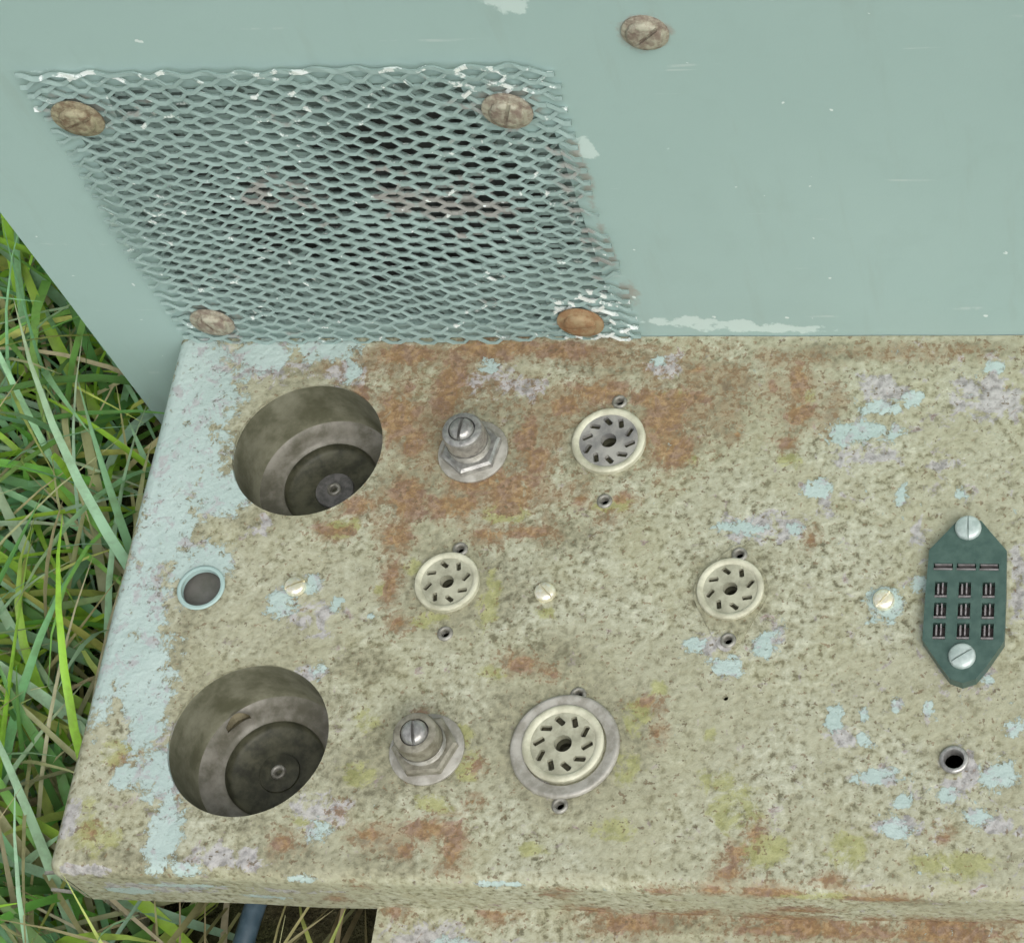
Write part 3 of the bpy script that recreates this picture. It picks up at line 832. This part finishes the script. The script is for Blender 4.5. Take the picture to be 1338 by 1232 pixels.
# ---- slotted adjuster shafts
for i, (x, y) in enumerate(SHAFTS):
    k = (14.2, 13.6)[i]
    rb = (6.6, 6.7)[i]
    body = MB().lathe([(rb, 2.6), (rb, k - 1.2), (rb - 0.4, k - 0.4), (rb - 1.2, k), (4.3, k)], 36).lathe([(4.35, k), (4.2, k - 1.4)], 24)
    o = link('slotted_shaft', body.mesh('slotted_shaft', 35), M[('zinc', 'brown_metal')[i]], chassis, (x, y, HD + 0.3))
    o['label'] = ('slotted adjuster shaft with hex nut behind the middle sockets', 'slotted adjuster shaft with hex nut left of the skirted socket')[i]
    link('slotted_tip', screw_mesh(4.0, 3.8, slot_w=1.0, ang=(1.5, 1.75)[i]).mesh('slotted_tip', 40), M['zinc'], o, (0, 0, k - 2.2))
    link('hex_nut', MB().lathe([(7.0, 0.9), (9.6, 0.9), (9.9, 1.5), (9.9, 3.4), (9.0, 4.2), (6.2, 4.2)], 6, ph=(.35, .1)[i]).mesh('hex_nut'), M[('zinc', 'brown_metal')[i]], o)
    link('washer', MB().lathe([(11.3, 0), (11.3, 0.7), (11.0, 0.9), (6.6, 0.9)], 40).mesh('washer', 40), M['skirt'], o)
    link('thread', MB().lathe([(6.9 - 0.5 * (j % 2) + (rb - 6.6), 4.0 + 0.45 * j) for j in range(9)], 28).mesh('thread', 20), M['zinc_dark'], o)

# ---- bright screws, eyelet, plate under the open hole
for i, (x, y, lab) in enumerate([(58.9, 93.8, 'bright screw between the two open wells'), (138.4, 92.8, 'bright screw right of the left eight-slot socket'), (242.4, 91.5, 'bright screw left of the green connector')]):
    o = link('deck_screw', screw_mesh(3.3, 2.2, slot_w=0.6, ang=(.5, 2.4, .9)[i]).mesh('deck_screw', 40), M['chrome'], deck, (x, y, HD + 0.15), (0.08 * (i - 1), 0.06, 0))
    o['label'] = lab
o = link('eyelet', MB().lathe([(4.3, 0), (4.2, 0.6), (3.7, 0.95), (3.0, 0.8), (2.75, 0), (2.7, -3)], 32).mesh('eyelet', 60), M['zinc'], deck, (265.4, 40.9, HD + 0.1))
o['label'] = 'small metal eyelet below the green connector'
link('backing_plate', MB().box((28.2, 93.4, HD - 6.5), (24, 24, 1.2)).mesh('backing_plate'), M['plate'], deck)
link('grommet', MB().lathe([(7.7, 0.02), (7.6, 0.35), (7.0, 0.5), (6.35, 0.3), (6.2, -1.5)], 36).mesh('grommet', 60), M['panel'], deck, (28.2, 93.4, HD + 0.1))

# ---- green multi-contact connector
out = [(267.4, 117.9), (263.6, 116.6), (260.6, 112.8), (255.6, 106.7), (255.1, 92.0), (254.9, 76.9), (260.4, 68.6), (263.4, 64.6), (267.2, 63.2), (271.0, 64.6), (274.2, 68.9), (279.0, 76.9), (279.1, 92), (278.9, 106.7), (273.9, 112.9), (271.0, 116.7)]
cx, cy = 267.0, 90.5
out = [(x - cx, y - cy) for x, y in out][::-1]
rects = []
pos = []
for x in (-6.9, 0.0, 6.8):
    rects.append((x, 10.6, 5.8, 2.3)); pos.append((x, 10.6, 'h'))
for y in (2.9, -4.0, -10.7):
    for x in (-7.3, -0.2, 6.9):
        rects.append((x, y, 3.7, 5.3)); pos.append((x, y, 'v'))
hl = [[(x - w / 2, y - h / 2), (x + w / 2, y - h / 2), (x + w / 2, y + h / 2), (x - w / 2, y + h / 2)] for x, y, w, h in rects]
vs, fs = punched(out, hl, 4.0, 4.0, True)
b = MB().add(vs, fs)
conn = link('multi_contact_connector', b.mesh('multi_contact_connector'), M['green'], chassis, (cx, cy, HD + 4.1))
conn['label'] = 'green eight-sided connector with twelve slot contacts near the right edge'
hb = MB().box((0, 0, -3.4), (5.4, 2.0, 1.0)).box((0, -0.95, -0.2), (5.6, 0.35, 1.4)).box((0, 0.75, -1.5), (5.0, 0.3, 3)).mesh('contact')
vb = MB().box((0, 0, -3.4), (3.5, 5.1, 1.0)).box((0.55, 0.4, -1.3), (0.4, 3.6, 3.2)).box((-0.8, 0.4, -1.5), (0.5, 3.4, 2.6)).box((0, -2.3, -0.2), (3.6, 0.5, 1.2)).mesh('contact')
for me in (hb, vb):
    me.materials.append(M['pocket']); me.materials.append(M['blade'])
    for p in me.polygons:
        p.material_index = 0 if p.index < 6 else 1
for x, y, k in pos:
    link('contact', hb if k == 'h' else vb, None, conn, (x, y, 0))
link('connector_base', MB().prism([(p[0] * .97, p[1] * .97) for p in out], -6.0, -3.95).mesh('connector_base'), M['pocket'], conn)
for i, (x, y) in enumerate(((0.1, 23.6), (-0.2, -18.9))):
    link('connector_screw', screw_mesh(4.0, 1.7, slot_w=0.5, ang=(1.6, .6)[i]).mesh('connector_screw', 40), M['pale_screw'], conn, (x, y, 0.02))

# ------------------------------------------------------------------ loose things
pts = []
for t in np.linspace(0, 1, 24):
    pts.append((CX + 50.0 - 26 * t + 7 * math.sin(3.0 * t), CY + 70 - 175 * t, 10 + 20 * math.sin(math.pi * min(1, t * 1.25)) ** 2))
cable = link('cable', MB().tube(pts, 3.3, 12).mesh('cable', 60), M['cable'])
cable['label'] = 'slate blue cable in the grass passing under the chassis front lip'
cable['category'] = 'cable'
lf = MB()
vs = []; fs = []
for i in range(7):
    t = i / 6
    w = 1.9 * math.sin(math.pi * (0.12 + 0.8 * t))
    for j in (-1, 0, 1):
        vs.append((-4 + 8 * t, w * j + 1.8 * math.sin(2.4 * t), 0.6 + 1.5 * abs(j) + 1.0 * math.sin(3 * t)))
for i in range(6):
    for j in range(2):
        fs.append((i * 3 + j, (i + 1) * 3 + j, (i + 1) * 3 + j + 1, i * 3 + j + 1))
vs2 = [(x, y, z - 0.25) for x, y, z in vs]
n = len(vs)
lf.add(vs + vs2, fs + [tuple(n + q for q in f[::-1]) for f in fs])
leaf = link('leaf_fragment', lf.mesh('leaf_fragment'), M['leaf'], None, (CX + 40.5, CY + 56.0, HD - 22.4), (0, 0, 0.5))
leaf['label'] = 'small curled dry leaf crumb inside the well near the front'
leaf['category'] = 'leaf'

# ------------------------------------------------------------------ grass (stuff)
def grass_mesh(n, area, lenr, widr, elev, palette, weights, name, seed, zmax=None, seg=7, dens=None):
    r = np.random.default_rng(seed)
    x0, x1, y0, y1 = area
    bx = r.uniform(x0, x1, n); by = r.uniform(y0, y1, n)
    L = r.uniform(*lenr, n); Wd = r.uniform(*widr, n)
    az = r.uniform(0, 2 * math.pi, n)
    e0 = np.radians(r.uniform(elev[0], elev[1], n)); curl = np.radians(r.uniform(elev[2], elev[3], n))
    tw = r.uniform(-0.8, 0.8, n); side = r.normal(0, 0.35, n)
    P = np.zeros((n, seg + 1, 3)); P[:, 0, 0] = bx; P[:, 0, 1] = by; P[:, 0, 2] = r.uniform(-2, 6, n)
    T = []
    for k in range(seg + 1):
        t = k / seg
        e = e0 - curl * t ** 1.3
        a = az + side * t
        d = np.stack([np.cos(e) * np.cos(a), np.cos(e) * np.sin(a), np.sin(e)], -1)
        T.append(d)
        if k < seg:
            P[:, k + 1] = P[:, k] + d * (L / seg)[:, None]
    P[:, :, 2] = np.maximum(P[:, :, 2], 1.5)
    # keep blades out of the chassis
    lx = P[:, :, 0] - CX; ly = P[:, :, 1] - CY; z = P[:, :, 2]
    inside = (lx > -3.5) & (lx < W + 4) & (ly > -6) & (ly < YP + 4)
    under = inside & (ly < 45) & (lx > 5) & (lx < 90) & (z < 44)
    pan = (lx > -33) & (lx < W + 33) & (ly > YP - 4) & (ly < YP + 7)
    spk = (lx > 0) & (lx < 175) & (ly > YP) & (ly < YP + 50) & (z > 60)
    lip = (lx > -3) & (lx < W) & (ly < 4) & (ly > -9) & (z > 44)
    ledge = (lx > 86) & (lx < W + 4) & (ly > -90) & (ly < 20)
    corridor = (np.abs(lx - 46.0) < 7.0) & (ly > -22) & (ly < 30)
    bad = (corridor | ledge | (inside & ~under) | pan | spk | lip).any(1)
    P = P[~bad]; T = [t[~bad] for t in T]; Wd = Wd[~bad]; az = az[~bad]; tw = tw[~bad]
    n = len(P)
    verts = np.zeros((n, seg + 1, 3, 3))
    for k in range(seg + 1):
        t = k / seg
        w = Wd * (0.55 + 0.45 * min(1, t * 4)) * (1 - t ** 2.6) * 0.5 + 0.05
        s = np.stack([-np.sin(az), np.cos(az), np.zeros(n)], -1)
        nn = np.cross(T[k], s)
        a = tw * t
        s2 = s * np.cos(a)[:, None] + nn * np.sin(a)[:, None]
        n2 = np.cross(T[k], s2)
        verts[:, k, 0] = P[:, k] - s2 * w[:, None]
        verts[:, k, 1] = P[:, k] + n2 * (-0.28 * w)[:, None]
        verts[:, k, 2] = P[:, k] + s2 * w[:, None]
    V = verts.reshape(-1, 3) * MM
    per = (seg + 1) * 3
    q = []
    for k in range(seg):
        for j in range(2):
            q.append((k * 3 + j, k * 3 + j + 1, (k + 1) * 3 + j + 1, (k + 1) * 3 + j))
    q = np.array(q)
    F = (np.arange(n)[:, None, None] * per + q[None]).reshape(-1, 4)
    me = bpy.data.meshes.new(name)
    me.vertices.add(len(V)); me.vertices.foreach_set('co', V.ravel())
    me.loops.add(F.size); me.loops.foreach_set('vertex_index', F.ravel().astype(np.int32))
    me.polygons.add(len(F)); me.polygons.foreach_set('loop_start', np.arange(0, F.size, 4, dtype=np.int32))
    me.update(calc_edges=True)
    me.polygons.foreach_set('use_smooth', np.ones(len(F), bool))
    pal = np.array(palette)
    ci = r.choice(len(pal), n, p=np.array(weights) / sum(weights))
    c = pal[ci] * r.uniform(0.75, 1.25, (n, 1)) * r.uniform(0.92, 1.08, (n, 3))
    cc = np.ones((n, seg + 1, 3, 4)); cc[..., :3] = c[:, None, None, :]
    tip = np.linspace(0, 1, seg + 1) ** 3
    dry = np.array((0.30, 0.26, 0.12)); amt = (r.random(n) < 0.35)[:, None, None, None] * tip[None, :, None, None] * 0.7
    cc[..., :3] = cc[..., :3] * (1 - amt) + dry * amt
    a = me.attributes.new('tint', 'FLOAT_COLOR', 'POINT')
    a.data.foreach_set('color', cc.reshape(-1).astype(np.float32))
    return me

bm_ = Mat('grass_blade')
tint = bm_.attr('tint', 'Color')
nn = bm_.noise(160, 4, 0.6)
col = bm_.mix(bm_.math('MULTIPLY', bm_.step(nn, 0.4, 0.7), 0.35), tint, (0.10, 0.10, 0.035))
bm_.done(col, 0.5, 0.0, 0.4)
tr = bm_.n('ShaderNodeBsdfTranslucent')
bm_.set(tr.inputs['Color'], col)
ms = bm_.n('ShaderNodeMixShader')
ms.inputs[0].default_value = 0.4
bm_.t.links.new(bm_.bsdf.outputs[0], ms.inputs[1]); bm_.t.links.new(tr.outputs[0], ms.inputs[2])
bm_.t.links.new(ms.outputs[0], bm_.out.inputs['Surface'])
M['grass'] = bm_.m
GREEN = [(0.22, 0.52, 0.10), (0.34, 0.60, 0.06), (0.25, 0.50, 0.26), (0.38, 0.60, 0.40), (0.12, 0.30, 0.08), (0.50, 0.58, 0.15)]
STRAW = [(0.50, 0.47, 0.26), (0.42, 0.40, 0.20), (0.60, 0.56, 0.36), (0.30, 0.26, 0.14)]
near = (CX - 330, CX + 130, CY - 230, CY + 420)
far = (-1500, 1300, -700, 1500)
for nm, args in (
    ('lawn_grass', (6000, near, (50, 150), (1.5, 5.0), (25, 85, 20, 120), GREEN + STRAW[:1], [3, 3, 3, 2.4, 2.4, 1.5, 0.7], 'lawn_grass', 3)),
    ('lawn_grass', (14000, far, (55, 120), (3.0, 5.5), (35, 88, 20, 120), GREEN + STRAW[:1], [3, 3, 3, 2, 3, 1.5, 1.2], 'lawn_grass', 4)),
    ('dry_straw', (4200, (CX - 330, CX + 130, CY - 230, CY + 95), (50, 170), (0.9, 2.8), (-8, 55, 0, 70), STRAW, [3, 3, 2, 2], 'dry_straw', 5)),
    ('dry_straw', (5000, far, (50, 140), (1.0, 2.6), (-8, 35, 0, 50), STRAW, [3, 3, 2, 2], 'dry_straw', 6))):
    o = link(nm, grass_mesh(*args), M['grass'])
    o['kind'] = 'stuff'
    o['category'] = 'grass' if nm == 'lawn_grass' else 'straw'
    k = args[0] in (6000, 4200)
    o['label'] = {('lawn_grass', True): 'long green grass blades beside the left edge of the chassis', ('lawn_grass', False): 'green lawn grass spreading all around the chassis',
                  ('dry_straw', True): 'pale dry straw stalks tangled low in the grass by the chassis', ('dry_straw', False): 'dry straw lying thinly across the lawn'}[(nm, k)]
